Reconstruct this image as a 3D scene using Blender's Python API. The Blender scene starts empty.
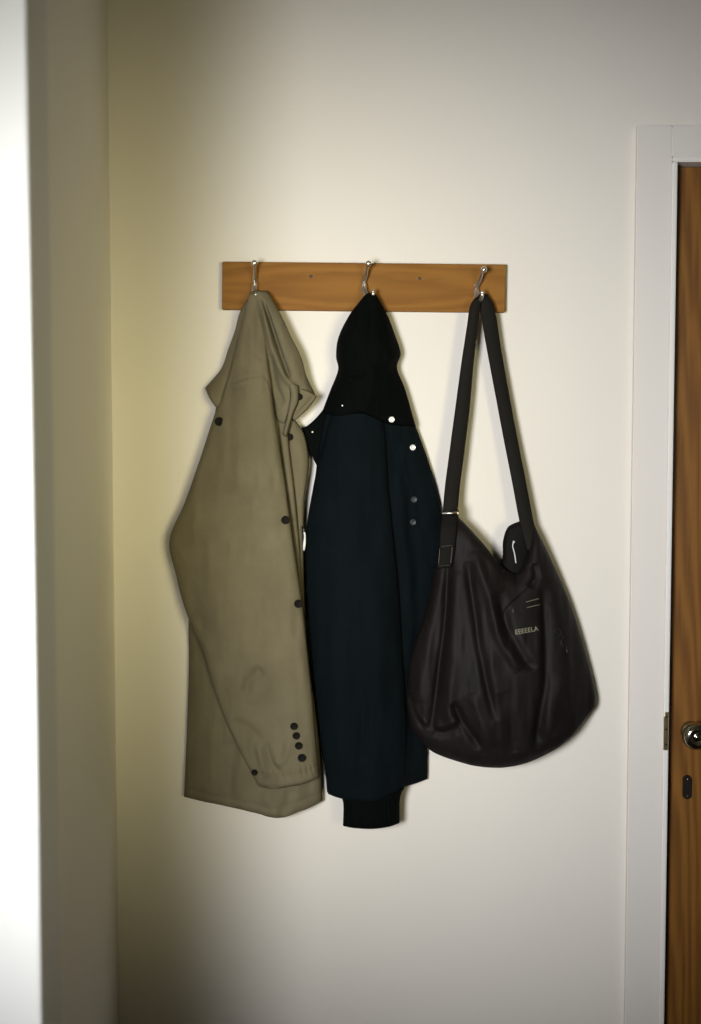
import bpy, bmesh, math, random
import numpy as np
from mathutils import Vector, Matrix
from mathutils.bvhtree import BVHTree

random.seed(4); np.random.seed(4)
C = bpy.context.scene
COL = C.collection
W_PX, H_PX = 701.0, 1024.0

# ------------------------------------------------------------------ camera
LENS = 50.0
F_PX = LENS / 36.0 * H_PX            # sensor height 36 mm
TILT = math.radians(4.0)
CAM = Vector((0.0, -2.57, 1.58))
cam_d = bpy.data.cameras.new('camera')
cam = bpy.data.objects.new('camera', cam_d); COL.objects.link(cam)
cam.location = CAM
cam.rotation_euler = (math.radians(90) - TILT, 0, 0)
cam_d.sensor_fit = 'VERTICAL'; cam_d.sensor_height = 36; cam_d.sensor_width = 24
cam_d.lens = LENS
cam_d.dof.use_dof = True; cam_d.dof.focus_distance = 2.52; cam_d.dof.aperture_fstop = 2.8
C.camera = cam

# ------------------------------------------------------------------ world + lights + exposure
world = bpy.data.worlds.new('world'); C.world = world; world.use_nodes = True
wn = world.node_tree.nodes; wl = world.node_tree.links
for n in list(wn): wn.remove(n)
wo = wn.new('ShaderNodeOutputWorld'); wb = wn.new('ShaderNodeBackground')
tc = wn.new('ShaderNodeTexCoord'); sx = wn.new('ShaderNodeSeparateXYZ')
mr = wn.new('ShaderNodeMapRange'); mr.inputs['From Min'].default_value = -0.7; mr.inputs['From Max'].default_value = 0.7
mx = wn.new('ShaderNodeMix'); mx.data_type = 'RGBA'
mx.inputs[6].default_value = (0.42, 0.52, 0.47, 1)      # toward -x (falls on what faces left)
mx.inputs[7].default_value = (0.60, 0.55, 0.25, 1)      # toward +x (falls on the left wall)
wl.new(tc.outputs['Generated'], sx.inputs[0]); wl.new(sx.outputs['X'], mr.inputs['Value'])
wl.new(mr.outputs[0], mx.inputs[0]); wl.new(mx.outputs[2], wb.inputs['Color'])
wb.inputs['Strength'].default_value = 0.015
wl.new(wb.outputs[0], wo.inputs[0])

def spot(name, loc, target, power, color, size_deg, blend, radius):
    l = bpy.data.lights.new(name, 'SPOT'); l.energy = power; l.color = color
    l.spot_size = math.radians(size_deg); l.spot_blend = blend; l.shadow_soft_size = radius
    o = bpy.data.objects.new(name, l); COL.objects.link(o); o.location = loc
    o.rotation_euler = (Vector(target) - Vector(loc)).to_track_quat('-Z', 'Y').to_euler()
    return o
spot('hall_lamp', (-0.58, -2.75, 1.50), (0.20, 0, 1.37), 345, (0.935, 0.95, 0.985), 50, 1.0, 0.27)
spot('warm_fill_light', (0.78, -2.80, 1.53), (-0.36, 0, 1.50), 268, (1.0, 0.925, 0.54), 27, 1.0, 0.56)  # added fill, stands for no real lamp; brightens the left corner

vs = C.view_settings
vs.view_transform = 'Standard'; vs.look = 'None'; vs.exposure = 0.0; vs.gamma = 1.0
vs.use_curve_mapping = False

# ------------------------------------------------------------------ helpers
CT, ST = math.cos(TILT), math.sin(TILT)
def ray(px, py):
    x = (px - W_PX / 2) / F_PX; y = -(py - H_PX / 2) / F_PX
    return Vector((x, CT + y * ST, -ST + y * CT))
def P(px, py, d=0.0):
    """point of the photograph at distance d (metres) in front of the back wall"""
    r = ray(px, py); t = (-d - CAM.y) / r.y
    return CAM + r * t

def nt(name):
    m = bpy.data.materials.new(name); m.use_nodes = True
    return m, m.node_tree, m.node_tree.nodes, m.node_tree.links, m.node_tree.nodes['Principled BSDF']

def coords(N, L, scale=(1, 1, 1), rot=(0, 0, 0)):
    t = N.new('ShaderNodeTexCoord'); mp = N.new('ShaderNodeMapping')
    mp.inputs['Scale'].default_value = scale; mp.inputs['Rotation'].default_value = rot
    L.new(t.outputs['Object'], mp.inputs[0]); return mp.outputs[0]

def noise(N, L, vec, scale, detail=3, rough=.55):
    n = N.new('ShaderNodeTexNoise'); n.inputs['Scale'].default_value = scale
    n.inputs['Detail'].default_value = detail; n.inputs['Roughness'].default_value = rough
    L.new(vec, n.inputs['Vector']); return n.outputs['Fac']

def ramp(N, L, fac, stops):
    r = N.new('ShaderNodeValToRGB'); e = r.color_ramp.elements
    while len(e) < len(stops): e.new(0.5)
    for k, (p, c) in enumerate(stops): e[k].position = p; e[k].color = (*c, 1)
    L.new(fac, r.inputs[0]); return r.outputs[0]

def bump(N, L, b, h, strength, dist, prev=None):
    n = N.new('ShaderNodeBump'); n.inputs['Strength'].default_value = strength
    n.inputs['Distance'].default_value = dist; L.new(h, n.inputs['Height'])
    if prev: L.new(prev, n.inputs['Normal'])
    L.new(n.outputs[0], b.inputs['Normal']); return n.outputs[0]

def paint_mat(name, c, rough=.75, bs=.15):
    m, t, N, L, b = nt(name)
    v = coords(N, L)
    col = ramp(N, L, noise(N, L, v, 2.5, 4), [(.3, tuple(k * .97 for k in c)), (.7, c)])
    L.new(col, b.inputs['Base Color']); b.inputs['Roughness'].default_value = rough
    bump(N, L, b, noise(N, L, v, 160, 3), bs, .001)
    b.inputs['Specular IOR Level'].default_value = .25
    return m

def fabric_mat(name, c1, c2, rough=.9, weave=900, ws=.35, sheen=.15, fold=.0, spec=.2, rgh2=None):
    m, t, N, L, b = nt(name)
    v = coords(N, L)
    col = ramp(N, L, noise(N, L, v, 14, 6, .6), [(.3, c1), (.72, c2)])
    # twill lines
    w = N.new('ShaderNodeTexWave'); w.wave_type = 'BANDS'; w.bands_direction = 'DIAGONAL'
    w.inputs['Scale'].default_value = weave / 6; w.inputs['Distortion'].default_value = 1.2
    L.new(v, w.inputs['Vector'])
    L.new(col, b.inputs['Base Color'])
    b.inputs['Roughness'].default_value = rough
    b.inputs['Sheen Weight'].default_value = sheen; b.inputs['Sheen Roughness'].default_value = .5
    b.inputs['Specular IOR Level'].default_value = spec
    n1 = bump(N, L, b, w.outputs['Fac'], ws, .0004)
    n2 = bump(N, L, b, noise(N, L, v, 420, 2), ws, .0006, n1)
    if fold: bump(N, L, b, noise(N, L, v, 26, 5, .6), fold, .006, n2)
    return m

def plain_mat(name, c, rough=.5, metal=0., bs=0.):
    m, t, N, L, b = nt(name)
    v = coords(N, L)
    col = ramp(N, L, noise(N, L, v, 60, 3), [(.3, tuple(k * .85 for k in c)), (.7, c)])
    L.new(col, b.inputs['Base Color']); b.inputs['Roughness'].default_value = rough
    b.inputs['Metallic'].default_value = metal
    if bs: bump(N, L, b, noise(N, L, v, 120, 3), bs, .0008)
    return m

def wood_mat(name, c1, c2, c3, stretch, rough=.4, spec=.4):
    m, t, N, L, b = nt(name)
    v = coords(N, L, stretch)
    n1 = noise(N, L, v, 9, 6, .6)
    w = N.new('ShaderNodeTexWave'); w.wave_type = 'RINGS'; w.rings_direction = 'SPHERICAL'
    w.inputs['Scale'].default_value = 1.6; w.inputs['Distortion'].default_value = 7
    w.inputs['Detail'].default_value = 3; w.inputs['Detail Scale'].default_value = 1.4
    L.new(v, w.inputs['Vector'])
    mxn = N.new('ShaderNodeMix'); mxn.inputs[0].default_value = .4
    L.new(n1, mxn.inputs[2]); L.new(w.outputs['Fac'], mxn.inputs[3])
    col = ramp(N, L, mxn.outputs[0], [(.15, c1), (.5, c2), (.85, c3)])
    L.new(col, b.inputs['Base Color'])
    b.inputs['Roughness'].default_value = rough; b.inputs['Specular IOR Level'].default_value = spec
    bump(N, L, b, n1, .12, .001)
    return m

M = {}
M['wall'] = paint_mat('cream_wall_paint', (.74, .695, .62))
M['wall_side_lit'] = paint_mat('wall_paint_lit', (.84, .80, .72))  # same paint as the back wall, colour lightened in place of light
M['white'] = paint_mat('white_trim_paint', (.78, .75, .70), .5, .05)
M['jamb'] = paint_mat('white_doorway_paint', (.72, .72, .70), .6, .05)
M['casing'] = paint_mat('casing_paint', (.72, .675, .62), .45, .05)
M['ceiling'] = paint_mat('ceiling_paint', (.7, .69, .62))
M['floor'] = wood_mat('floor_boards', (.10, .07, .04), (.16, .11, .06), (.2, .14, .08), (1, 8, 1))
M['rail'] = wood_mat('oak_rail', (.185, .075, .010), (.225, .096, .0135), (.265, .118, .018), (1.6, 14, 14), .6, .15)
M['door'] = wood_mat('dark_door_wood', (.115, .043, .007), (.175, .073, .012), (.235, .102, .018), (16, 5, .9), .45, .3)
M['chrome'] = plain_mat('polished_nickel', (.80, .77, .73), .30, 1)
M['brass'] = plain_mat('worn_brass', (.55, .45, .24), .3, 1)
M['knob'] = plain_mat('satin_steel', (.55, .52, .45), .14, 1)
M['dark_metal'] = plain_mat('blackened_metal', (.03, .025, .02), .35, .6)
M['khaki'] = fabric_mat('olive_khaki_cotton', (.118, .100, .060), (.152, .131, .080), fold=.35, sheen=.0, spec=.1)
M['navy'] = fabric_mat('navy_cotton', (.0018, .0038, .0049), (.0028, .0055, .0068), sheen=.0, fold=.3, spec=.08)
M['navy_hood'] = fabric_mat('black_hood_jersey', (.0012, .0020, .0018), (.0022, .0030, .0026), sheen=.0, fold=.2, spec=.05)
M['nylon'] = fabric_mat('black_brown_nylon', (.0054, .0040, .0035), (.0088, .0068, .0060), rough=.64, sheen=.0, fold=.35, spec=.17)
M['nylon_dark'] = fabric_mat('black_nylon', (.0035, .0032, .0024), (.0055, .005, .004), rough=.7, sheen=.0, fold=.3, spec=.1)
M['webbing'] = fabric_mat('dark_webbing', (.006, .0048, .0032), (.0095, .0078, .0055), rough=.7, sheen=.0, weave=1600, spec=.12)
M['button'] = plain_mat('dark_horn_button', (.006, .0045, .003), .7)
M['button'].node_tree.nodes['Principled BSDF'].inputs['Specular IOR Level'].default_value = .12
M['snap'] = plain_mat('white_metal_snap', (.75, .74, .70), .35, .3)
M['grey_button'] = plain_mat('dull_navy_button', (.010, .017, .019), .5)
M['print'] = plain_mat('faded_yellow_print', (.20, .185, .13), .8)
M['emboss'] = plain_mat('raised_black_rubber', (.012, .011, .011), .3)
M['plastic'] = plain_mat('white_plastic', (.7, .7, .66), .4)

# ------------------------------------------------------------------ object builders
def tagged(o, label=None, cat=None, group=None, kind=None):
    if label: o['label'] = label
    if cat: o['category'] = cat
    if group: o['group'] = group
    if kind: o['kind'] = kind
    return o

def thing(name, loc, label, cat, group=None):
    o = bpy.data.objects.new(name, None); COL.objects.link(o)
    o.location = loc; o.empty_display_size = .05
    return tagged(o, label, cat, group)

def wloc(o):
    v = Vector((0, 0, 0))
    while o: v += o.location; o = o.parent
    return v

def build(name, verts, faces, mat, parent=None, smooth=True, origin=None):
    """verts in world space; the object's origin goes to its parent's (or to 'origin')"""
    off = wloc(parent) if parent else Vector(origin or (0, 0, 0))
    me = bpy.data.meshes.new(name)
    me.from_pydata([tuple(Vector(v) - off) for v in verts], [], faces)
    me.materials.append(mat)
    if smooth:
        for p in me.polygons: p.use_smooth = True
    o = bpy.data.objects.new(name, me); COL.objects.link(o)
    if parent: o.parent = parent
    else: o.location = off
    return o

def from_bm(name, bm, mat, parent=None, smooth=False, origin=None, mw=None):
    if mw is not None: bm.transform(mw)
    bmesh.ops.recalc_face_normals(bm, faces=bm.faces)
    vs_ = [v.co.copy() for v in bm.verts]; bm.verts.index_update()
    fs = [[v.index for v in f.verts] for f in bm.faces]; bm.free()
    return build(name, vs_, fs, mat, parent, smooth, origin)

def box_bm(a, b, bevel=0., seg=2):
    bm = bmesh.new(); bmesh.ops.create_cube(bm, size=1)
    a, b = Vector(a), Vector(b)
    for v in bm.verts:
        v.co = Vector([(a[i] + b[i]) / 2 + v.co[i] * abs(b[i] - a[i]) for i in range(3)])
    if bevel: bmesh.ops.bevel(bm, geom=list(bm.edges), offset=bevel, segments=seg, affect='EDGES', profile=.5)
    return bm

def lathe(prof, n=32):
    """prof: (r, h); axis is local z"""
    vs_, fs = [], []
    for r, h in prof:
        for k in range(n):
            a = 2 * math.pi * k / n; vs_.append(Vector((r * math.cos(a), r * math.sin(a), h)))
    m = len(prof)
    for i in range(m - 1):
        for k in range(n):
            k2 = (k + 1) % n
            fs.append([i * n + k, i * n + k2, (i + 1) * n + k2, (i + 1) * n + k])
    fs.append(list(range(n))[::-1]); fs.append([(m - 1) * n + k for k in range(n)])
    return vs_, fs

def catmull(pts, n):
    pts = [np.array(p, float) for p in pts]
    if len(pts) == 1: return np.repeat(np.array(pts), n, 0)
    out = []
    seg = len(pts) - 1
    for s in np.linspace(0, seg, n):
        i = min(int(s), seg - 1); t = s - i
        p1, p2 = pts[i], pts[i + 1]
        p0 = pts[i - 1] if i > 0 else 2 * p1 - p2
        p3 = pts[i + 2] if i + 2 <= seg else 2 * p2 - p1
        out.append(.5 * ((2 * p1) + (-p0 + p2) * t + (2 * p0 - 5 * p1 + 4 * p2 - p3) * t * t + (-p0 + 3 * p1 - 3 * p2 + p3) * t ** 3))
    return np.array(out)

def tube(points, radii, n=12, samples=40):
    """smooth tube with hemispherical-ish ends"""
    c = catmull(points, samples); r = catmull([[x] for x in radii], samples)[:, 0]
    vs_, fs = [], []
    up = Vector((1, 0, 0))
    for i in range(samples):
        a = Vector(c[max(i - 1, 0)]); b = Vector(c[min(i + 1, samples - 1)])
        t = (b - a).normalized()
        s = up - t * up.dot(t)
        if s.length < 1e-4: s = Vector((0, 1, 0)) - t * t.y
        s.normalize(); q = t.cross(s); up = s
        for k in range(n):
            an = 2 * math.pi * k / n
            vs_.append(Vector(c[i]) + (s * math.cos(an) + q * math.sin(an)) * float(r[i]))
    for i in range(samples - 1):
        for k in range(n):
            k2 = (k + 1) % n; fs.append([i * n + k, i * n + k2, (i + 1) * n + k2, (i + 1) * n + k])
    fs.append(list(range(n))[::-1]); fs.append([(samples - 1) * n + k for k in range(n)])
    return vs_, fs

# value noise for cloth undulation
_T = np.random.rand(256, 256)
def vnoise(x, y):
    xi = np.floor(x).astype(int); yi = np.floor(y).astype(int)
    fx = x - xi; fy = y - yi; fx = fx * fx * (3 - 2 * fx); fy = fy * fy * (3 - 2 * fy)
    g = lambda a, b: _T[a % 256, b % 256]
    return (g(xi, yi) * (1 - fx) + g(xi + 1, yi) * fx) * (1 - fy) + (g(xi, yi + 1) * (1 - fx) + g(xi + 1, yi + 1) * fx) * fy - .5

def pdist(X, Y, pl):
    """distance to polyline, signed side (+ = right of travel direction on screen), position 0..1"""
    best = np.full(X.shape, 1e9); side = np.zeros(X.shape); pos = np.zeros(X.shape)
    pl = catmull(pl, max(8, len(pl) * 6)); n = len(pl) - 1
    for i in range(n):
        ax, ay = pl[i]; bx, by = pl[i + 1]; dx, dy = bx - ax, by - ay
        l2 = dx * dx + dy * dy + 1e-9
        t = np.clip(((X - ax) * dx + (Y - ay) * dy) / l2, 0, 1)
        ex = X - ax - t * dx; ey = Y - ay - t * dy; d = np.hypot(ex, ey)
        m = d < best; best[m] = d[m]
        side[m] = np.sign(dx * (Y - ay) - dy * (X - ax))[m]; pos[m] = ((i + t) / n)[m]
    return best, side, pos

PATCHES = {}
def patch(name, strands, mat, parent, T=.02, eu=.3, ev=.08, creases=(), undul=0., usc=(30, 90), seed=0, step=1.4, back=.35, Tfun=None):
    """cloth volume. strands: list (left to right) of polylines (top to bottom) of (px, py, depth_cm).
    Closed body of half thickness T; creases: ('v'|'r'|'s', polyline, amplitude_m, width_px)"""
    lens = [sum(math.hypot(s[i + 1][0] - s[i][0], s[i + 1][1] - s[i][1]) for i in range(len(s) - 1)) for s in strands]
    nv = int(min(420, max(16, max(lens) / step)))
    S = [catmull(s, nv) for s in strands]
    wid = max(math.hypot(*(S[-1][j][:2] - S[0][j][:2])) for j in range(nv))
    nu = int(min(260, max(10, wid / step)))
    G = np.zeros((nv, nu, 3))
    for j in range(nv): G[j] = catmull([s[j] for s in S], nu)
    U, V = np.meshgrid(np.linspace(0, 1, nu), np.linspace(0, 1, nv))
    X, Y = G[..., 0], G[..., 1]
    ed = lambda s, w: np.sqrt(np.clip(1 - (1 - np.clip(np.minimum(s, 1 - s) / w, 0, 1)) ** 2, 0, 1))
    prof = ed(U, eu) * ed(V, ev)
    th = T * prof
    if Tfun is not None: th = th * Tfun(U, V)
    disp = np.zeros_like(X)
    if undul:
        disp += undul * (vnoise(X / usc[0] + seed * 7.3, Y / usc[1] + seed * 3.1) + .5 * vnoise(X / usc[0] * 2.1 + seed, Y / usc[1] * 1.7 + 9 + seed) + .25 * vnoise(X / usc[0] * 4.7 + seed, Y / usc[1] * 5 + 5))
    for kind, pl, amp, w in creases:
        d, sd, pos = pdist(X, Y, pl)
        fade = np.clip(np.minimum(pos, 1 - pos) * 6, 0, 1) ** .5
        if kind == 'v': disp -= amp * fade * np.exp(-(d / w) ** 2)
        elif kind == 'V': disp -= amp * np.exp(-(d / w) ** 2)
        elif kind == 'r': disp += amp * fade * np.exp(-(d / w) ** 2)
        elif kind == 's':   # step: one side (right of travel) lies higher, fading away
            disp += amp * fade * np.where(sd < 0, np.exp(-d / (w * 6)), -np.exp(-(d / w) ** 1) * .25)
        elif kind == 'p':   # puckers along the line
            disp += amp * fade * np.sin(pos * 6.28 * 11 + 2 * vnoise(X / 7, Y / 7)) * np.exp(-(d / w) ** 2)
    edge = np.clip(prof * 1.6, 0, 1)
    disp *= edge
    verts, idx_f, idx_b = [], np.zeros((nv, nu), int), np.zeros((nv, nu), int)
    for j in range(nv):
        for i in range(nu):
            b = P(X[j, i], Y[j, i], G[j, i, 2] / 100)
            idx_f[j, i] = len(verts); verts.append((b.x, b.y - th[j, i] - disp[j, i], b.z))
            if i in (0, nu - 1) or j in (0, nv - 1): idx_b[j, i] = idx_f[j, i]
            else:
                idx_b[j, i] = len(verts); verts.append((b.x, b.y + th[j, i] * back + .0012, b.z))
    faces = []
    for j in range(nv - 1):
        for i in range(nu - 1):
            faces.append([idx_f[j, i], idx_f[j + 1, i], idx_f[j + 1, i + 1], idx_f[j, i + 1]])
            q = [idx_b[j, i], idx_b[j, i + 1], idx_b[j + 1, i + 1], idx_b[j + 1, i]]
            if sorted(q) != sorted(faces[-1]): faces.append(q)
    # keep everything clear of the wall
    verts = [(x, min(y, -.004), z) for x, y, z in verts]
    o = build(name, verts, [[int(k) for k in f] for f in faces], mat, parent)
    PATCHES[o.name] = BVHTree.FromPolygons([Vector(v) for v in verts], [[int(k) for k in f] for f in faces])
    return o

def hit(px, py, objs):
    """nearest cloth surface seen through a point, with its normal"""
    r = ray(px, py).normalized(); best = None
    for o in objs:
        l, n, i, d = PATCHES[o.name].ray_cast(CAM, r)
        if l is not None and (best is None or d < best[2]): best = (l, n if n.dot(r) < 0 else -n, d)
    return best[0], best[1]

def place_on(px, py, objs, lift=0., soften=.6):
    l, n = hit(px, py, objs)
    n = (n * (1 - soften) + Vector((0, -1, 0)) * soften).normalized()
    return Matrix.Translation(l + n * lift) @ n.to_track_quat('Z', 'Y').to_matrix().to_4x4()

def button(name, px, py, r, objs, mat, parent, label=None, squash=1.0, soften=.8):
    prof = [(r * .2, 0), (r * .95, 0), (r, r * .12), (r, r * .26), (r * .9, r * .36), (r * .72, r * .33), (r * .6, r * .24), (r * .05, r * .22)]
    v, f = lathe(prof, 20)
    # four thread holes read as a small raised cross of thread
    base = len(v)
    mw = place_on(px, py, objs, .0016, soften)
    v = [mw @ Vector((p.x * squash, p.y, p.z)) for p in v]
    o = build(name, v, f, mat, parent)
    th_v, th_f = [], []
    for a in (45, 135):
        ca, sa = math.cos(math.radians(a)), math.sin(math.radians(a))
        b0 = len(th_v)
        for q in (-1, 1):
            for w_ in (-1, 1):
                for h_ in (0, 1):
                    th_v.append(mw @ Vector((ca * r * .3 * q - sa * r * .07 * w_, sa * r * .3 * q + ca * r * .07 * w_, r * (.2 + .1 * h_))))
        th_f += [[b0 + k for k in q_] for q_ in ((0, 1, 3, 2), (4, 6, 7, 5), (0, 4, 5, 1), (2, 3, 7, 6), (1, 5, 7, 3), (0, 2, 6, 4))]
    build('button_thread', th_v, th_f, mat, o, False)
    if label: o['label'] = label
    return o

# ------------------------------------------------------------------ setting
XL = P(112, 412).x               # left corner of the alcove
XR = 2.3; YB = -3.6; YJ = -1.0; ZC = 2.62
XJ = CAM.x + (33 - W_PX / 2) / F_PX * (YJ - CAM.y)      # doorway edge on the left
# back wall has a door opening
DX0 = P(669.5, 500).x; DX1 = DX0 + .82; DZ1 = P(674, 163).z
bm = bmesh.new()
def add_box(bm, a, b):
    r = bmesh.ops.create_cube(bm, size=1)
    for v in r['verts']:
        v.co = Vector([(a[i] + b[i]) / 2 + v.co[i] * abs(b[i] - a[i]) for i in range(3)])
add_box(bm, (XL - .12, 0, 0), (DX0 - .0, .12, ZC))
add_box(bm, (DX0, 0, DZ1), (DX1, .12, ZC))
add_box(bm, (DX1, 0, 0), (XR, .12, ZC))
tagged(from_bm('wall_back', bm, M['wall']), kind='structure')
tagged(from_bm('wall_left', box_bm((XL - .12, YJ + .10, 0), (XL, 0, ZC)), M['wall_side_lit']), kind='structure')
tagged(from_bm('wall_right', box_bm((XR, YB, 0), (XR + .12, .12, ZC)), M['wall']), kind='structure')
tagged(from_bm('floor', box_bm((-2.2, YB, -.1), (XR, .12, 0)), M['floor']), kind='structure')
tagged(from_bm('ceiling', box_bm((-2.2, YB, ZC), (XR, .12, ZC + .1)), M['ceiling']), kind='structure')
tagged(from_bm('wall_front', box_bm((-2.2, YJ, 0), (XJ, YJ + .11, ZC), .004, 2), M['jamb']), kind='structure')

# door casing: flat boards with an inner bead and a reveal
CX0 = P(632, 412).x; CZ1 = P(650, 127).z
bd = .008
bm = bmesh.new()
add_box(bm, (CX0, -.014, 0), (DX0 - bd, .0, CZ1))
add_box(bm, (DX0 - bd, -.014, DZ1 + bd), (DX1 + bd, .0, CZ1))
add_box(bm, (DX1 + bd, -.014, 0), (DX1 + (DX0 - CX0), .0, CZ1))
bmesh.ops.bevel(bm, geom=list(bm.edges), offset=.0015, segments=2, affect='EDGES')
tagged(from_bm('trim_1', bm, M['casing']), kind='structure')
bm = bmesh.new()
add_box(bm, (DX0 - bd, -.019, 0), (DX0 + .001, .06, DZ1))
add_box(bm, (DX0 - bd, -.019, DZ1 - .001), (DX1 + bd, .06, DZ1 + bd))
add_box(bm, (DX1 - .001, -.019, 0), (DX1 + bd, .06, DZ1))
bmesh.ops.bevel(bm, geom=list(bm.edges), offset=.002, segments=3, affect='EDGES')
tagged(from_bm('trim_2', bm, M['white']), kind='structure')

# door with knob, latch plate and key escutcheon
DY = .022
d0 = build('door_1', *(lambda b: ([v.co.copy() for v in b.verts], [[v.index for v in f.verts] for f in b.faces]))(
    (lambda b: (b.verts.index_update(), b)[1])(box_bm((DX0 + .003, DY, .008), (DX1 - .003, DY + .04, DZ1 - .003), .002))),
    M['door'], None, False, (DX0 + .003, DY, 0))
tagged(d0, kind='structure')
kp = P(690, 730.5, -DY)
def lathe_y(prof, c, n=40):
    v, f = lathe(prof, n)
    return [Vector((c.x + p.x, c.y - p.z, c.z + p.y)) for p in v], f
v, f = lathe_y([(.001, 0), (.0185, 0), (.0185, .002), (.017, .006), (.010, .009), (.007, .010), (.0001, .010)], kp)
rose = build('knob_rose', v, f, M['brass'], d0)
v, f = lathe_y([(.007, .008), (.0075, .022), (.012, .028), (.020, .034), (.0250, .042), (.0250, .049), (.0225, .056), (.015, .0605), (.0125, .060), (.0112, .0575), (.0050, .056), (.0045, .0575), (.0001, .058)], kp)
build('door_knob', v, f, M['knob'], d0)
ep = P(687, 787, -DY)
bm = bmesh.new()
res = bmesh.ops.create_cone(bm, cap_ends=True, segments=40, radius1=.0085, radius2=.0072, depth=.005)
for vv in bm.verts:
    vv.co = Vector((ep.x + vv.co.x, ep.y - .0025 - vv.co.z, ep.z + vv.co.y + (.0145 if vv.co.y > 0 else -.0145)))
esc = from_bm('keyhole_plate', bm, M['dark_metal'], d0)
for dz in (.0165, -.0165):
    v, f = lathe_y([(.0001, .004), (.0022, .004), (.0022, .0056), (.0001, .0064)], Vector((ep.x, ep.y, ep.z + dz)), 16)
    build('screw', v, f, M['knob'], esc)
# strike plate folded round the edge of the casing
sp_ = thing('strike_plate', P(669, 730, .019), 'small brass strike plate on the white door casing beside the door knob', 'strike plate')
tz, bz = P(669, 712, .02).z, P(669, 750, .02).z
bm = bmesh.new()
add_box(bm, (DX0 - .0085, -.0215, bz), (DX0 - .001, -.0190, tz - .008))
add_box(bm, (DX0 - .0065, -.0222, tz - .010), (DX0 - .001, -.0190, tz))
bmesh.ops.bevel(bm, geom=list(bm.edges), offset=.0005, segments=2, affect='EDGES')
from_bm('plate', bm, M['brass'], sp_)
for fz in (.15, .55, .88):
    v, f = lathe_y([(.0001, 0), (.0019, 0), (.0017, .0008), (.0001, .0012)], Vector((DX0 - .0042, -.0214, bz + (tz - bz) * fz)), 14)
    build('screw', v, f, M['dark_metal'], sp_)

# ------------------------------------------------------------------ coat rack
RD = .020
a = P(222, 285.5, RD); b_ = P(505.5, 288.5, RD)
rc = (a + b_) / 2
rack = thing('coat_rack', (rc.x, 0, rc.z), 'long oak board coat rail fixed to the cream wall, carrying three metal hooks', 'coat rack')
hw = (b_ - a).length / 2; hh = (P(360, 262.5, RD) - P(360, 310.5, RD)).length / 2
ang = math.atan2(-(b_.z - a.z), b_.x - a.x)
RM = Matrix.Translation((rc.x, 0, rc.z)) @ Matrix.Rotation(ang, 4, 'Y')
from_bm('board', box_bm((-hw, -RD, -hh), (hw, -.0005, hh), .0018, 3), M['rail'], rack, mw=RM)
for px, py in ((311, 276.5), (419.5, 278.5)):
    c = P(px, py, RD)
    v, f = lathe_y([(.0001, -.001), (.0028, -.001), (.0028, .0004), (.0022, .0009), (.0008, .0006), (.0001, .0004)], c, 20)
    s = build('screw', v, f, M['dark_metal'], rack); s['label'] = 'small dark screw head sunk in the board'

def hook(px, py_ball, lean, low_px, low_py):
    """one cast hook: a plate, the upper arm with its ball, the lower arm with its tip"""
    top = P(px, py_ball, .062); mid = P(px + lean, py_ball + 20, RD); low = P(low_px, low_py, .055)
    cx = mid.x
    pl = bmesh.new()
    bmesh.ops.create_cone(pl, cap_ends=True, segments=32, radius1=.0045, radius2=.0036, depth=.003)
    for vv in pl.verts:
        y = vv.co.y; vv.co = Vector((cx + vv.co.x, -RD - .0015 - vv.co.z, mid.z - .004 + y + (.010 if y > 0 else -.010)))
    h = from_bm('hook', pl, M['chrome'], rack)
    R = RD
    pts = [(top.x, -.060, top.z), (top.x * .8 + cx * .2, -.053, top.z - .004), (top.x * .45 + cx * .55, -.040, top.z - .017), (cx, -.031, mid.z + .004), (cx, -.025, mid.z - .005)]
    v, f = tube(pts, [.0026, .0027, .0031, .0040, .0042], 14, 40)
    build('upper_arm', v, f, M['chrome'], h)
    v, f = lathe([(.0001, -.0056)] + [(.0056 * math.sin(t), -.0056 * math.cos(t)) for t in np.linspace(.25, math.pi - .25, 12)] + [(.0001, .0056)], 20)
    v = [Vector(top) + p for p in v]; v = [Vector((p.x, p.y + .0015, p.z)) for p in v]
    build('ball_tip', v, f, M['chrome'], h)
    pts = [(cx, -.024, mid.z + .002), (cx, -.030, mid.z - .006), (cx, -.037, mid.z - .013), (cx * .6 + low.x * .4, -.046, low.z - .008), (cx * .2 + low.x * .8, -.053, low.z - .007), (low.x, -.058, low.z - .001), (low.x, -.0585, low.z + .003)]
    v, f = tube(pts, [.0046, .0058, .0052, .0040, .0034, .0032, .0028], 14, 50)
    build('lower_arm', v, f, M['chrome'], h)
    v, f = lathe([(.0001, -.0037)] + [(.0037 * math.sin(t), -.0037 * math.cos(t)) for t in np.linspace(.25, math.pi - .25, 10)] + [(.0001, .0037)], 18)
    v = [Vector((low.x, -.0585, low.z + .004)) + p for p in v]
    build('lower_tip', v, f, M['chrome'], h)
    return h
hook(254.5, 263, 0.5, 256, 297)
hook(368.5, 263.5, -4.5, 373, 294)
hook(484, 269.5, -8, 482, 295)

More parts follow.
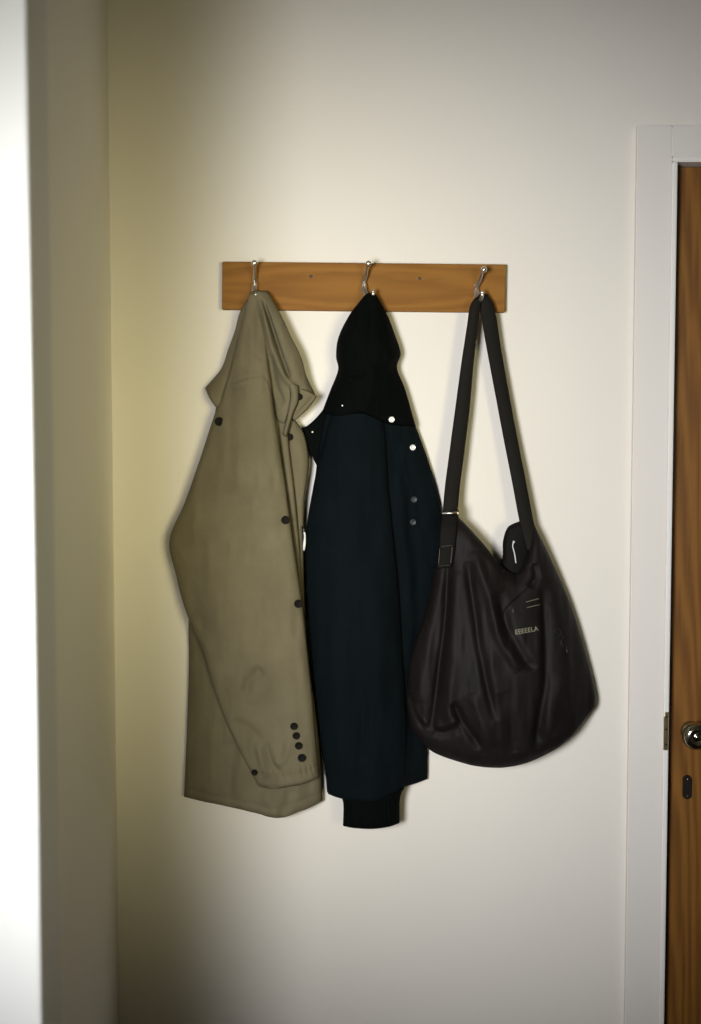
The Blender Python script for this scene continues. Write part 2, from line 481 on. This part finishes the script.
# ------------------------------------------------------------------ khaki jacket
kj = thing('jacket', P(255, 296, .045), 'olive khaki button-up jacket hanging from the left hook of the rack', 'jacket')
K = {}
K['body'] = patch('jacket_body', [
    [(216, 408, 2.2), (196, 500, 2.0), (189, 610, 1.4), (189, 660, 1.2), (187, 730, 1.2), (184, 797, 1.4)],
    [(235, 408, 3.4), (225, 500, 3), (220, 610, 3.0), (216, 660, 3.0), (213, 730, 3.0), (211, 803, 3.0)],
    [(262, 408, 3.6), (262, 500, 4), (252, 610, 4.4), (249, 660, 4.6), (245, 730, 4.8), (243, 810, 4.8)],
    [(280, 408, 3.4), (285, 500, 3.6), (283, 610, 4), (281, 660, 4.4), (279, 730, 4.8), (277, 817, 4.8)],
    [(287, 415, 3), (296, 500, 3), (297, 610, 3.4), (302, 660, 3.6), (303, 730, 3.8), (303, 810, 3.8)],
    [(292, 425, 2.4), (300, 500, 2.4), (302, 610, 2.4), (308, 660, 2.4), (319, 730, 2.6), (322.5, 801, 2.6)],
  ], M['khaki'], kj, T=.016, eu=.14, ev=.02, undul=.014, usc=(26, 140), seed=2, creases=[
    ('V', [(184, 786), (215, 793), (246, 800), (277, 805), (322, 790)], .0016, 1.6),
    ('r', [(222, 690), (216, 740), (212, 795)], .006, 7),
    ('v', [(236, 740), (232, 770), (230, 805)], .006, 5),
    ('r', [(262, 790), (272, 800), (277, 815)], .005, 6),
    ('v', [(292, 785), (288, 800), (286, 812)], .004, 5)])
K['left_collar'] = patch('collar_wing', [
    [(251, 294, 3.2), (240, 312, 2.8), (235, 330, 2.3), (228, 350, 2.0), (221, 369, 1.7), (205, 388, 1.4)],
    [(254, 296, 3.8), (247, 320, 3.7), (241, 345, 3.6), (234, 365, 3.5), (227, 380, 3.4), (210, 399, 3.3)],
    [(258, 300, 3.8), (252, 330, 3.8), (247, 360, 3.8), (242, 380, 3.7), (236, 398, 3.6), (217, 409, 3.5)],
  ], M['khaki'], kj, T=.010, eu=.2, ev=.03, undul=.006, usc=(18, 40), seed=3,
  creases=[('V', [(236, 338), (226, 366), (209, 390)], .001, 1.3)])
K['hood'] = patch('hood', [
    [(253, 291, 4.3), (256, 320, 5), (262, 350, 5), (268, 385, 4.6), (274, 420, 4.4)],
    [(258, 290.5, 4.6), (264, 315, 5.8), (271, 343, 6.2), (280, 376, 6), (284, 425, 5.2)],
    [(262, 290.5, 4.5), (271, 315, 5.8), (280, 345, 6.2), (291, 374, 6.2), (291, 412, 5.4)],
    [(266, 291, 4), (277, 309, 4.6), (288, 332, 5), (302, 365, 5), (298, 409, 5)],
    [(268, 292, 3.2), (280, 314, 3.4), (293, 343, 3.6), (306, 375, 3.8), (316.5, 397, 4.2)],
  ], M['khaki'], kj, T=.014, eu=.18, ev=.05, undul=.006, usc=(16, 60), seed=5, creases=[
    ('v', [(263, 300), (270, 320), (277, 342), (286, 368), (290, 378)], .016, 1.8),
    ('r', [(262, 300), (267, 325), (274, 352), (285, 377), (300, 392)], .009, 3),
    ('r', [(270, 300), (284, 335), (297, 372), (308, 392)], .005, 6),
    ('v', [(270, 355), (276, 385), (284, 405)], .008, 3)])
K['placket'] = patch('placket', [
    [(260, 318, 3.6), (266, 360, 3.6), (270, 400, 3.8), (277, 440, 4.6), (286, 500, 5.2), (293, 560, 5.2), (299, 612, 5.2), (301, 650, 5.0)],
    [(266, 322, 4.2), (275, 362, 4.4), (279, 400, 4.8), (283, 440, 5.4), (291, 500, 5.8), (297, 560, 5.8), (301.5, 612, 5.6), (303, 650, 5.2)],
    [(270, 330, 4.8), (281, 366, 5.0), (287, 400, 5.2), (288.5, 440, 5.4), (295.5, 500, 5.6), (300.5, 560, 5.6), (304, 612, 5.4), (305, 650, 5.0)],
  ], M['khaki'], kj, T=.006, eu=.3, ev=.02, undul=.003, usc=(20, 50), seed=9,
  creases=[('v', [(282, 395), (285, 405), (288, 410)], .004, 2.5)])
K['facing'] = patch('front_facing', [
    [(287, 408, 3.4), (285, 436, 3.4), (290, 475, 3.6), (296, 520, 3.8), (299, 560, 3.8), (301, 620, 3.6)],
    [(291, 413, 4.0), (293, 436, 4.2), (297, 475, 4.2), (299, 520, 4.2), (301, 560, 4.2), (303, 620, 4)],
    [(293, 417, 3.6), (304, 434, 3.8), (309, 462, 3.8), (304.5, 500, 3.8), (303.5, 550, 3.8), (304.5, 620, 3.6)],
  ], M['khaki'], kj, T=.008, eu=.25, ev=.03, undul=.004, usc=(14, 60), seed=11,
  creases=[('r', [(300, 440), (304, 470), (301, 510)], .003, 5)])
K['collar'] = patch('collar_band', [
    [(286, 378, 7.2), (290, 393, 7.4), (288, 412, 7.2), (283, 434, 6.6)],
    [(292, 382, 7.6), (295, 396, 7.7), (291, 413, 7.4), (284.5, 436, 6.8)],
    [(299, 386, 7.2), (298.5, 401, 7.3), (293, 415, 7.0), (286.5, 437, 6.4)],
  ], M['khaki'], kj, T=.005, eu=.3, ev=.10, undul=.002, seed=13)
K['lapel'] = patch('collar_point', [
    [(299, 388, 6.4), (297, 402, 6.3), (292, 418, 6.0)],
    [(306, 390, 6.6), (302, 403, 6.5), (293, 419.5, 6.1)],
    [(312, 393, 6.4), (307, 404, 6.3), (294, 420.5, 6.0)],
    [(317.5, 396, 6.0), (309, 407.5, 5.9), (294.5, 421.5, 5.8)],
  ], M['khaki'], kj, T=.004, eu=.12, ev=.06, undul=.001, seed=14,
  creases=[('V', [(312, 398), (304, 407), (294, 417)], .0035, 1.2)])
K['front'] = patch('jacket_sleeve', [
    [(250, 293, 4.4), (241, 325, 4.6), (229, 372, 4.2), (214, 416, 3.8), (199, 462, 3.2), (185, 502, 3), (169.5, 540, 3), (176, 575, 3.2), (186, 612, 4.0), (202, 650, 5.0), (217, 698, 5.8), (236, 744, 6.2), (258, 786, 6.6)],
    [(252, 292, 4.6), (246, 325, 5.8), (238, 372, 6.0), (229, 416, 6.0), (218, 462, 6), (206, 502, 5.8), (194, 540, 5.8), (200, 575, 5.8), (210, 612, 6.0), (224, 650, 6.6), (239, 698, 7.0), (255, 744, 7.2), (272, 789, 7.4)],
    [(254, 291.5, 4.8), (252, 325, 6.4), (250, 372, 7.6), (247, 416, 8.2), (243, 462, 8.6), (237, 502, 8.8), (232, 540, 8.8), (237, 575, 8.6), (245, 612, 8.6), (254, 650, 8.4), (266, 698, 8.2), (277, 744, 8.2), (287, 787, 8)],
    [(256, 292, 4.8), (258, 325, 6.4), (261, 372, 7.8), (263, 416, 8.4), (265, 462, 9.0), (266, 502, 9.2), (266, 540, 9.4), (271, 575, 9.4), (278, 612, 9.2), (284, 650, 9), (291, 698, 8.8), (297, 744, 8.6), (303, 784, 8.2)],
    [(258, 293, 4.4), (265, 325, 5.8), (269.5, 372, 7.2), (275, 416, 7.8), (282, 462, 8.0), (288, 502, 8.2), (293.5, 540, 8.4), (299, 575, 8.4), (304, 612, 8.2), (307.5, 650, 8), (312.5, 698, 7.8), (316, 744, 7.6), (319, 777, 7.2)],
  ], M['khaki'], kj, T=.012, eu=.09, ev=.012, undul=.015, usc=(34, 120), seed=1, creases=[
    ('s', [(228, 386), (245, 380), (262, 377), (268, 384), (272, 396)], -.0045, 1.2),
    ('v', [(228, 388), (240, 387), (252, 386)], .0018, 1.8),
    ('v', [(254, 350), (258, 356), (263, 359)], .003, 2.5),
    ('v', [(256, 300), (258, 325), (256, 350)], .003, 4),
    ('r', [(246, 310), (241, 340), (238, 370)], .003, 6),
    ('v', [(184, 555), (205, 545), (230, 548)], .004, 9),
    ('r', [(182, 575), (206, 566), (235, 566)], .003, 9),
    ('v', [(196, 620), (220, 640), (238, 668)], .0035, 10),
    ('v', [(246, 694), (250, 680), (262, 668)], .007, 5),
    ('r', [(250, 702), (262, 690), (280, 680)], .003, 6),
    ('v', [(232, 720), (250, 728), (262, 742)], .005, 5),
    ('r', [(256, 740), (262, 760), (268, 778)], .005, 3.5),
    ('v', [(266, 742), (272, 762), (280, 774)], .005, 3),
    ('r', [(276, 765), (284, 758), (288, 742)], .004, 3.5),
    ('p', [(252, 772), (275, 776), (300, 771), (318, 765)], .0016, 5),
    ('V', [(250, 770), (275, 776), (300, 772), (319, 764)], .0010, 1.4),
    ('r', [(300, 640), (305, 690), (308, 740)], .003, 6)])
KA = list(K.values())
for px, py, r in ((219.5, 421.5, .0080), (285.3, 520, .0074), (298, 603.5, .0074), (290, 437, .0064), (299.5, 397, .0060),
                  (294, 726, .0066), (296.2, 735.5, .0066), (298.8, 745.5, .0068), (301.8, 757.5, .0072), (254.5, 772, .0058)):
    button('button', px, py, r, KA, M['button'], kj)
# zip end with its white puller at the front edge
zc = P(304.5, 541, .055)
v, f = tube([(zc.x - .001, zc.y - .006, zc.z + .018), (zc.x + .001, zc.y - .009, zc.z + .010), (zc.x, zc.y - .010, zc.z - .006), (zc.x - .001, zc.y - .008, zc.z - .016)], [.0022, .0017, .0026, .0014], 10, 24)
zp = build('zip_puller', v, f, M['plastic'], kj); zp['label'] = 'small white zip puller'
v, f = tube([(zc.x - .003, zc.y - .003, zc.z + .026), (zc.x - .001, zc.y - .006, zc.z + .02), (zc.x, zc.y - .004, zc.z + .0)], [.002, .003, .002], 10, 20)
build('zip_slider', v, f, M['dark_metal'], zp)

# ------------------------------------------------------------------ navy jacket
nj = thing('jacket', P(370, 297, .045), 'dark navy hooded jacket hanging from the middle hook of the rack', 'jacket')
Nn = {}
Nn['body'] = patch('jacket_body', [
    [(338, 372, 3.2), (322, 430, 3.2), (314, 488, 2.4), (309, 540, 2.4), (311, 600, 2.4), (318, 690, 2.4), (327, 792, 2.4)],
    [(355, 372, 4.2), (345, 430, 4), (340, 488, 4), (338, 540, 4), (340, 600, 4), (345, 690, 4), (350, 796, 4)],
    [(372, 372, 4.4), (375, 430, 4.6), (380, 488, 4.8), (385, 540, 4.8), (388, 600, 4.6), (390, 690, 4.4), (392, 789, 4)],
    [(384, 374, 3.6), (397, 430, 3.6), (410, 488, 3.0), (418, 540, 2.4), (417, 600, 2.2), (413, 690, 2.2), (411, 785, 2.4)],
    [(391, 374, 2.4), (417, 430, 2.2), (437, 490, 1.6), (445, 540, 1.2), (438, 600, 1.2), (429, 690, 1.2), (427.5, 779, 1.2)],
  ], M['navy'], nj, T=.014, eu=.14, ev=.015, undul=.010, usc=(24, 120), seed=21, creases=[
    ('r', [(398, 470), (404, 540), (412, 620), (414, 700)], .006, 6),
    ('v', [(410, 520), (416, 580), (414, 660)], .006, 6),
    ('r', [(402, 440), (420, 480), (430, 530)], .005, 8),
    ('v', [(405, 455), (418, 500), (420, 530)], .003, 3),
    ('V', [(404, 774), (418, 771), (428, 766)], .001, 1.4)])
Nn['wing'] = patch('collar_wing', [
    [(329, 402, 2.6), (316, 418, 2.4), (305, 427, 2.2), (297.5, 428, 2.0)],
    [(336, 420, 3.0), (324, 434, 2.8), (312, 440, 2.5), (303, 439, 2.2)],
    [(338, 444, 3.0), (328, 452, 2.8), (318, 454, 2.5), (309, 451, 2.2)],
    [(336, 470, 2.8), (327, 470, 2.6), (322, 470, 2.4), (317, 466, 2.2)],
  ], M['navy_hood'], nj, T=.006, eu=.25, ev=.12, undul=.004, usc=(14, 20), seed=25,
  creases=[('V', [(303, 431), (311, 446), (319, 461)], .0016, 1.4)])
Nn['sleeve'] = patch('jacket_sleeve', [
    [(336, 395, 4.6), (323, 445, 4.6), (313, 488, 4.4), (305.5, 540, 4.2), (307, 600, 4.2), (312, 665, 4.2), (320, 735, 4.4), (328, 794, 5.0)],
    [(345, 388, 6), (338, 440, 7), (331, 490, 7.6), (328, 540, 7.8), (330, 600, 7.6), (335, 665, 7.4), (340, 735, 7), (343, 799, 6.4)],
    [(358, 385, 6.6), (354, 440, 8), (351, 490, 8.6), (350, 540, 8.8), (354, 600, 8.6), (359, 665, 8.2), (363, 735, 7.6), (365, 801, 7.2)],
    [(373, 388, 6.2), (373, 440, 7.6), (373, 490, 8), (375, 540, 8), (380, 600, 8), (384, 665, 7.6), (387, 735, 7.2), (386, 800, 6.8)],
    [(382, 394, 5), (386, 440, 5.8), (389, 490, 6.0), (394, 540, 6.2), (400, 600, 5.2), (404, 665, 4.6), (407, 735, 4.6), (404, 790, 5.0)],
  ], M['navy'], nj, T=.012, eu=.12, ev=.015, undul=.012, usc=(30, 170), seed=22, creases=[
    ('r', [(372, 560), (378, 640), (380, 720)], .005, 9),
    ('v', [(352, 560), (358, 650), (362, 760)], .005, 8),
    ('v', [(366, 700), (362, 750), (364, 800)], .004, 5),
    ('r', [(330, 620), (338, 700), (346, 770)], .004, 9)])
Nn['cuff'] = patch('sleeve_cuff', [
    [(337, 792, 5.6), (343, 802, 5.6), (343, 826, 5.6)],
    [(350, 792, 6.6), (352, 804, 6.6), (353, 828, 6.6)],
    [(370, 792, 7.2), (371, 806, 7.2), (371, 829, 7.2)],
    [(390, 790, 6.6), (389, 804, 6.6), (388, 827, 6.6)],
    [(404, 786, 5.6), (400, 800, 5.6), (399.5, 823, 5.6)],
  ], M['navy_hood'], nj, T=.014, eu=.22, ev=.16, undul=.001, seed=26, step=.9,
  creases=[('V', [(x, 798), (x + .3, 829)], .0010, .9) for x in range(347, 399, 4)])
Nn['hood'] = patch('hood', [
    [(366, 293.5, 4.0), (350, 314, 4), (338.5, 337, 3.8), (336, 356, 3.8), (338, 370, 3.8), (330, 391, 3.8), (322, 412, 3.8)],
    [(368, 293, 4.6), (360, 314, 5.8), (352, 337, 6.4), (350, 356, 6.6), (350, 370, 6.8), (345, 391, 7), (340, 417, 7)],
    [(370.5, 293, 4.6), (369, 314, 6.4), (367, 337, 7.4), (366, 356, 7.8), (366, 370, 8), (364, 391, 8.2), (362, 414, 8)],
    [(374, 294, 4.6), (379, 314, 5.8), (383, 337, 6.6), (386, 356, 6.8), (384, 370, 6.8), (384, 391, 6.8), (388, 424, 6.6)],
    [(376.5, 295, 4.0), (387, 314, 4), (394, 332, 3.8), (400.5, 353, 3.8), (397, 368, 3.8), (405, 389, 3.8), (416, 427, 4.0)],
  ], M['navy_hood'], nj, T=.016, eu=.2, ev=.03, undul=.010, usc=(20, 60), seed=23, creases=[
    ('v', [(339, 369), (352, 374), (368, 372)], .006, 4),
    ('v', [(397, 366), (386, 372), (374, 373)], .006, 4),
    ('r', [(366, 300), (356, 325), (348, 352)], .004, 5),
    ('v', [(372, 305), (370, 335), (372, 365)], .004, 4)])
NA = list(Nn.values())
for px, py, r in ((391.5, 419.5, .0052), (412.6, 447.5, .0052)):
    o = button('snap_button', px, py, r, NA, M['snap'], nj); o['label'] = 'white metal snap button'
for px, py, r in ((342.5, 405.5, .0013), (312.5, 432, .0015)):
    o = button('rivet', px, py, r, NA, M['snap'], nj)
for px, py in ((414, 499.5), (413, 522)):
    o = button('button', px, py, .0056, NA, M['grey_button'], nj)

# ------------------------------------------------------------------ bag
bag = thing('shoulder_bag', P(482, 297, .045), 'slouchy black-brown nylon shoulder bag hanging by its strap from the right hook', 'bag')
B = {}
B['lip'] = patch('bag_mouth', [
    [(520, 521, 4.6), (508, 527, 4.6), (503, 541, 4.6), (502.5, 556, 4.8), (499, 570, 5), (500, 590, 5)],
    [(526, 524, 5.0), (516, 534, 5.2), (512, 546, 5.2), (511, 558, 5.4), (512, 572, 5.4), (514, 592, 5.4)],
    [(534, 527, 4.8), (530, 545, 4.8), (530, 556, 4.8), (530, 566, 5), (530, 576, 5), (530, 594, 5)],
  ], M['nylon_dark'], bag, T=.006, eu=.3, ev=.1, undul=.003, seed=31,
  creases=[('r', [(519, 524), (508, 531), (505, 548), (505, 560)], .002, 2)])
B['body'] = patch('bag_body', [
    [(441, 519, 6.6), (437, 555, 6.6), (427, 605, 6.6), (411, 655, 6.6), (406.5, 698, 6.6), (411, 729, 6.6)],
    [(449, 516, 6.8), (449, 560, 7.4), (443, 610, 7.8), (432, 660, 8), (426, 705, 8), (430, 750, 7)],
    [(459, 518, 7.2), (464, 568, 8.6), (463, 615, 9.4), (458, 665, 9.8), (454, 712, 9.6), (456, 761, 7.4)],
    [(481, 541, 7.8), (487, 585, 9.2), (489, 632, 10.4), (486, 680, 11), (483, 722, 10.4), (483, 767, 7.6)],
    [(502, 566, 7.6), (508, 604, 9.0), (513, 645, 10.4), (513, 688, 11), (512, 728, 10.4), (512, 766.5, 7.6)],
    [(517, 573, 7.0), (529, 610, 8.2), (536, 650, 9.4), (539, 690, 9.8), (540, 725, 9.4), (541, 757, 7.2)],
    [(527, 556, 6.2), (546, 600, 6.2), (558, 646, 6.8), (565, 690, 7.0), (568, 718, 6.8), (569, 738, 6.2)],
    [(534, 524, 5.2), (554, 565, 4.0), (572, 608, 3.4), (586.5, 655, 3.0), (595.5, 692, 3.0), (595.5, 706, 3.4)],
  ], M['nylon'], bag, T=.022, eu=.12, ev=.08, undul=.011, usc=(24, 110), seed=32, step=1.2, creases=[
    ('v', [(448, 560), (446, 610), (440, 660), (431, 728)], 0.0120, 3.4),
    ('r', [(437, 580), (428, 640), (419, 700)], 0.0060, 6.4),
    ('r', [(455, 570), (452, 630), (448, 700), (450, 722)], 0.0091, 6.4),
    ('v', [(466, 560), (474, 610), (481, 660), (494, 718)], 0.0120, 4.2),
    ('r', [(473, 550), (486, 590), (498, 635), (518, 668)], 0.0101, 5.3),
    ('v', [(497, 590), (506, 625), (522, 655), (532, 668)], 0.0091, 5.3),
    ('v', [(541, 585), (544, 640), (543, 690), (534, 748)], 0.0091, 4.2),
    ('r', [(552, 600), (562, 650), (568, 710)], 0.0060, 8.5),
    ('s', [(538, 572), (524, 588), (508, 603), (502, 617), (508, 634)], -.004, 2.0),
    ('v', [(532, 562), (534, 574), (528, 586)], 0.0081, 3.7),
    ('v', [(452, 700), (462, 720), (480, 745)], 0.0101, 4.2),
    ('r', [(470, 690), (478, 715), (490, 745)], 0.0070, 6.4),
    ('v', [(500, 690), (508, 720), (514, 750)], 0.0050, 7.5),
    ('v', [(407, 690), (416, 712), (424, 728)], 0.0041, 3.2),
    ('r', [(434, 724), (446, 722), (458, 716)], 0.0050, 3.2),
    ('v', [(432, 730), (446, 730), (460, 725)], 0.0060, 3.7),
    ('r', [(412, 700), (420, 716), (428, 722)], 0.0031, 2.6),
    ('r', [(560, 670), (552, 710), (545, 745)], 0.0050, 7.5),
    ('v', [(530, 730), (550, 738), (575, 725)], 0.0041, 6.4)])
def strap(name, L_, R_, mat=M['webbing']):
    mid = [((a[0] + b[0]) / 2, (a[1] + b[1]) / 2, (a[2] + b[2]) / 2 + .15) for a, b in zip(L_, R_)]
    return patch(name, [L_, mid, R_], mat, bag, T=.0016, eu=.12, ev=.01, undul=.0008, step=.9,
                 creases=[('V', [(p[0] + 1.6, p[1]) for p in L_], .0007, .7), ('V', [(p[0] - 1.6, p[1]) for p in R_], .0007, .7)])
B['strap'] = strap('shoulder_strap',
    [(481, 294.5, 4.4), (474, 299, 4.9), (469.5, 308, 5.2), (467, 325, 5.2), (461, 365, 5), (455, 410, 5), (449, 455, 5.4), (444, 495, 6.2), (441, 540, 7.6)],
    [(487, 294, 4.4), (483, 297, 4.9), (480, 307, 5.2), (478, 325, 5.2), (473.5, 365, 5), (469.5, 410, 5), (464, 455, 5.4), (459, 495, 6.2), (457, 540, 7.8)])
B['strap2'] = strap('shoulder_strap',
    [(478, 294.5, 4.2), (479, 301, 4.3), (481, 315, 4.2), (486, 345, 4), (494, 388, 4), (503, 436, 4.2), (512, 482, 4.8), (520, 524, 5.6), (527, 550, 6.4)],
    [(487, 294, 4.2), (492, 302, 4.3), (496, 315, 4.2), (500.5, 345, 4), (508, 388, 4), (517, 436, 4.2), (526, 482, 4.8), (534, 524, 5.6), (541, 552, 6.4)])
B['tab'] = strap('strap_tab',
    [(442, 515, 9.2), (440, 530, 10.2), (439, 550, 10.6), (437, 569, 10.8)],
    [(458, 515, 9.2), (457, 530, 10.2), (455, 550, 10.6), (452, 567, 10.8)], M['nylon_dark'])
BA = list(B.values())

def strip(pts, w, th, mat, name, parent, objs=BA, lift=.001):
    """thin raised line on the cloth: follows hits at photo points"""
    q = []
    for px, py in catmull(pts, max(2, len(pts) * 4)):
        l, n = hit(px, py, objs); q.append(tuple(l + Vector((0, -1, 0)) * lift))
    v, f = tube(q, [w] * len(q), 8, max(6, len(q) * 2))
    return build(name, v, f, mat, parent)

# metal bar and slide buckle on the left strap
l0 = P(442, 513.5, .088); l1 = P(458, 512.5, .088)
v, f = tube([tuple(l0), tuple((l0 + l1) / 2 + Vector((0, -.004, 0))), tuple(l1)], [.0019, .0022, .0019], 12, 24)
ring = build('strap_bar', v, f, M['chrome'], bag); ring['label'] = 'bright metal bar joining strap to bag'
c0 = [P(458, y, d) for y, d in ((507, .082), (512.5, .090), (519, .088))]
v, f = tube([tuple(c) for c in c0], [.0014, .0022, .0013], 10, 20)
build('bar_end', v, f, M['brass'], ring)
bk = []
for px, py in ((440, 547), (452.5, 545), (450.5, 565), (438.5, 566), (440, 547)):
    l, n = hit(min(max(px, 440), 451.5), py, BA); c = P(px, py, -l.y + .001); bk.append(tuple(c))
v, f = [], []
for i in range(4):
    a_, b2 = bk[i], bk[i + 1]
    vv, ff = tube([a_, tuple((Vector(a_) + Vector(b2)) / 2), b2], [.0011] * 3, 8, 8)
    f += [[k + len(v) for k in q] for q in ff]; v += vv
build('slide_buckle', v, f, M['dark_metal'], bag)
# zip pull in the mouth
strip([(513.5, 541.5), (512.6, 546), (514.5, 554), (515.8, 563)], .0010, .001, M['plastic'], 'zip_puller', bag, lift=.002)
strip([(513, 541), (514.3, 542.5)], .0017, .001, M['plastic'], 'puller_eye', bag, lift=.002)
strip([(503, 571.5), (509, 573.5), (514, 575.5)], .0007, .001, M['knob'], 'zip_slider', bag, lift=.0015)

# printed mark on the front pocket
txt = bpy.data.curves.new('print_text', 'FONT'); txt.body = 'EEEEELA'; txt.size = .0118; txt.align_x = 'CENTER'; txt.align_y = 'CENTER'
txt.offset = .00012; txt.extrude = .0002
to = bpy.data.objects.new('print_tmp', txt); COL.objects.link(to)
bpy.context.view_layer.update()
dg = bpy.context.evaluated_depsgraph_get()
tm = bpy.data.meshes.new_from_object(to.evaluated_get(dg))
COL.objects.unlink(to); bpy.data.objects.remove(to)
def onto(mesh_v, px, py, ang_deg, sx_=1., lift=.0012):
    """bend a small flat design onto the bag front"""
    out = []; ca, sa = math.cos(math.radians(ang_deg)), math.sin(math.radians(ang_deg)); k = F_PX / (-(-.10) * -1 - CAM.y)
    for p in mesh_v:
        x = p[0] * sx_; z = p[1]
        qx = px + (x * ca - z * sa) * k; qy = py - (x * sa + z * ca) * k
        l, n = hit(qx, qy, BA)
        out.append(l + Vector((0, -lift - p[2], 0)))
    return out
tv = onto([tuple(v_.co) for v_ in tm.vertices], 526.5, 630.5, 10, .95)
o = build('printed_name', tv, [list(p.vertices) for p in tm.polygons], M['print'], bag, False); o['label'] = 'faded yellow lettering on the front pocket'
bpy.data.meshes.remove(tm)
for p0, p1, w in (((526, 602), (539, 598.5), .0006), ((527, 607.5), (540, 604.5), .0006), ((513, 609), (513, 612.5), .0004)):
    strip([p0, ((p0[0] + p1[0]) / 2, (p0[1] + p1[1]) / 2), p1], w, .001, M['print'], 'printed_line', bag, lift=.0004)
# raised emblem on the right of the bag
for pl in ([(554, 632), (558, 629), (561, 633), (558, 637)], [(559, 634), (563, 637), (561, 642), (564, 646)], [(561, 644), (565, 650), (567, 652), (566, 646)], [(555, 630), (557, 634)]):
    strip(pl, .0009, .001, M['emboss'], 'raised_emblem', bag, lift=.0003)
